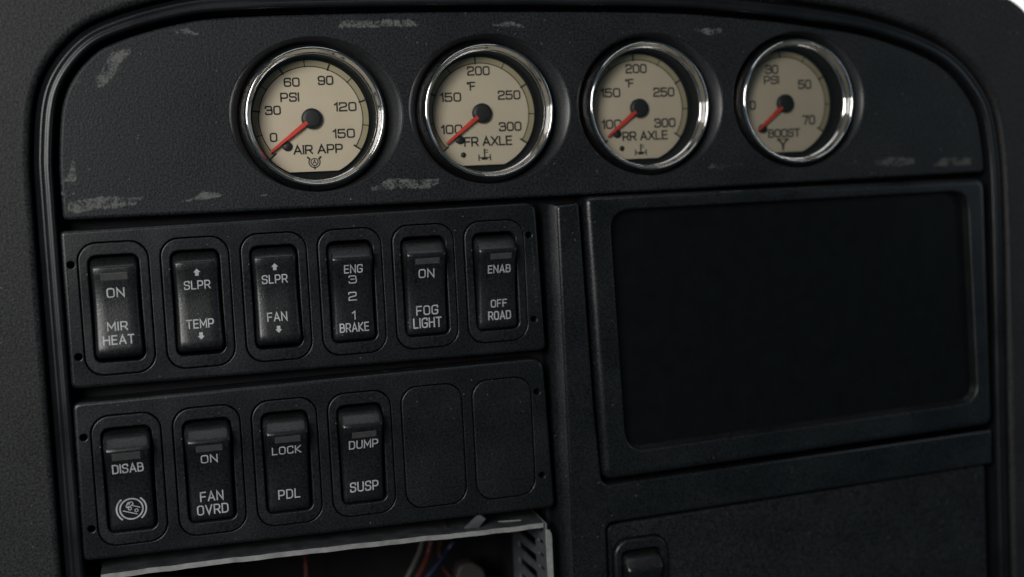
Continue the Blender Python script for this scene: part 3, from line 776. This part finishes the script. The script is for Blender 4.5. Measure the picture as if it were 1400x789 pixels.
# slits and folds in the top sheet
def slit(px0, py0, px1, py1, w, mat='dark', name='slit', yo=0):
    pts = []
    for px, py in ((px0,py0),(px1,py1)):
        # meet the top sheet: solve depth so that the pixel lies on it
        y = 0
        for _ in range(30):
            p = at(px, py, y); zt = ZT[0]+(ZT[-1]-ZT[0])*max(0,min(1,(p.x+13.4)/184.0)) + 0.05*y+0.25; y += (p.z-zt)*1.6
            y = max(-1, min(40, y))
        pts.append(at(px, py, y))
    a, b = pts; d = (b-a); d.z = 0; d = d.normalized(); nv = Vector((-d.y, d.x, 0))*w/2
    up = Vector((0,0,.12)); lo = Vector((0,0,-.25)); base = Vector((0,0,162))
    q = [a-nv, b-nv, b+nv, a+nv]
    MB().add([tuple(v+lo+base) for v in q]+[tuple(v+up+base) for v in q], [(0,1,2,3),(4,5,6,7),(0,1,5,4),(1,2,6,5),(2,3,7,6),(3,0,4,7)]).build(name, mat, slv)
slit(528,730,537,740,2.2); slit(553,724,562,738,2.6); slit(330,754,333,760,2.0); slit(362,748,364,756,2.4); slit(609,714,615,722,1.8)
slit(394,747,429,746,.7,'metal','fold'); slit(473,741,500,732,.7,'metal','fold'); slit(681,713,712,711,.6,'metal','fold'); slit(212,768,240,769,.8,'metal','fold')
# bent tongue
a, b, c, d = (at(628,729,4), at(647,730,4), at(664,710,1), at(655,703,1))
th_ = Vector((.2,.8,.3)); base = Vector((0,0,162))
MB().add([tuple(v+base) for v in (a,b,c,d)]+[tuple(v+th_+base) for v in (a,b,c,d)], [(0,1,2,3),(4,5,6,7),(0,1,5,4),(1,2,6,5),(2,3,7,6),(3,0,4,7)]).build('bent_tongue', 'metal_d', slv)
# right wall with slanted slots: drawn in (depth, height), then stood up at x = 171
holes = []
def quad_slot(pts): holes.append(round_poly([(x, z, .8) for x, z in pts], 3))
for k in range(6):
    z = -112.6-7.6*k
    quad_slot([(14,z-2.2),(42,z-1.6),(42,z+1.8),(14,z+2.2)])
for k in range(7):
    z = -111.4-6.0*k
    quad_slot([(2.4,z-.9),(10.5,z-.9),(10.5,z+.9),(2.4,z+.9)])
wall = plate([(-1.2,-107.6),(52,-104.0),(52,-162),(-1.2,-162)], holes, 0, 0.9, 0.12, seg=2)
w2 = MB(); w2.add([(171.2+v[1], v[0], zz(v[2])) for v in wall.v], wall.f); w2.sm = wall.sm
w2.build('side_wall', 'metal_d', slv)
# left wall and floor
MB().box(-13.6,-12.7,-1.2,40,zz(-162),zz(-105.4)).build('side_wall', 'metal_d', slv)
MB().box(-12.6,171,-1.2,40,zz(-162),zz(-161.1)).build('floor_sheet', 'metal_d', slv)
# right front flange
fl = round_poly([(171.2,-112.0,.8),(171.5,-110.2,.8),(173.0,-110.2,.8),(174.0,-112.5,.8),(173.8,-162,0),(171.0,-162,0)])
plate([(x, zz(z)) for x, z in fl], [], -2.2, 0.9, .25, seg=2).build('front_flange', 'metal', slv)

# ================================================================== WIRES
def wire(label, pts, r, mat, cat='wire'):
    P = [at(px, py, y) for px, py, y in pts]
    P = catmull([tuple(p) for p in P], 6); b = P[-1]
    o = MB().tube([p-b for p in P], r, 10).build('wire', mat); o.location = b*S
    o['label'] = label; o['category'] = cat; o['group'] = 'wires inside the radio slot'
    return o
wire('pale grey wire hanging inside the radio slot', [(582,721,119),(580,726,104),(578,735,80),(574,752,78),(564,775,74),(552,800,70),(545,830,68)], 1.2, 'w_grey')
wire('red wire hanging beside the pale grey wire in the radio slot', [(593,721,119),(591,726,104),(589,735,81),(586,755,79),(577,778,75),(562,805,71),(550,840,68)], 1.5, 'w_red')
wire('thin red wire hanging apart from the others in the radio slot', [(420,736,119),(418,741,104),(416,750,84),(418,768,84),(419,790,84),(420,830,84)], 1.3, 'w_red')
wire('blue wire curling past the pale connector in the radio slot', [(626,724,119),(624,729,104),(622,738,84),(612,752,82),(604,764,79),(590,782,76),(570,805,74)], 1.3, 'w_blue')
wire('dark red wire curving behind the connector in the radio slot', [(608,721,119),(606,726,104),(604,735,88),(600,755,87),(608,780,86),(628,800,86),(640,806,88)], 1.0, 'w_red')
p = at(640,800,88)
cn = thing('connector', 'dull beige plastic wire connector inside the radio slot', 'connector', tuple(p))
mb = plate(round_poly([(-9,-6,1.5),(9,-9,1.5),(8,8,3),(2,13,2),(-5,12,2),(-8,4,1.5)]), [], -5, 10, 1.2); mb.build('connector_body', 'conn', cn)
for k in range(3): MB().box(-6+4.5*k,-3.5+4.5*k,-6,-4.5,-4,5).build('latch_rib', 'conn', cn)

# ================================================================== bright daylight beyond the dash
mt = bpy.data.materials.new('daylight'); mt.use_nodes = True; nt = mt.node_tree
em = nt.nodes.new('ShaderNodeEmission'); em.inputs[0].default_value = (1.0, 0.99, 0.97, 1); em.inputs[1].default_value = 1.15
nt.links.new(em.outputs[0], nt.nodes['Material Output'].inputs[0]); M['day'] = mt
MB().add([(-900,900,-900),(2600,900,-900),(2600,900,1300),(-900,900,1300)], [(0,1,2,3)]).build('sky', 'day', fix=False)['kind'] = 'structure'
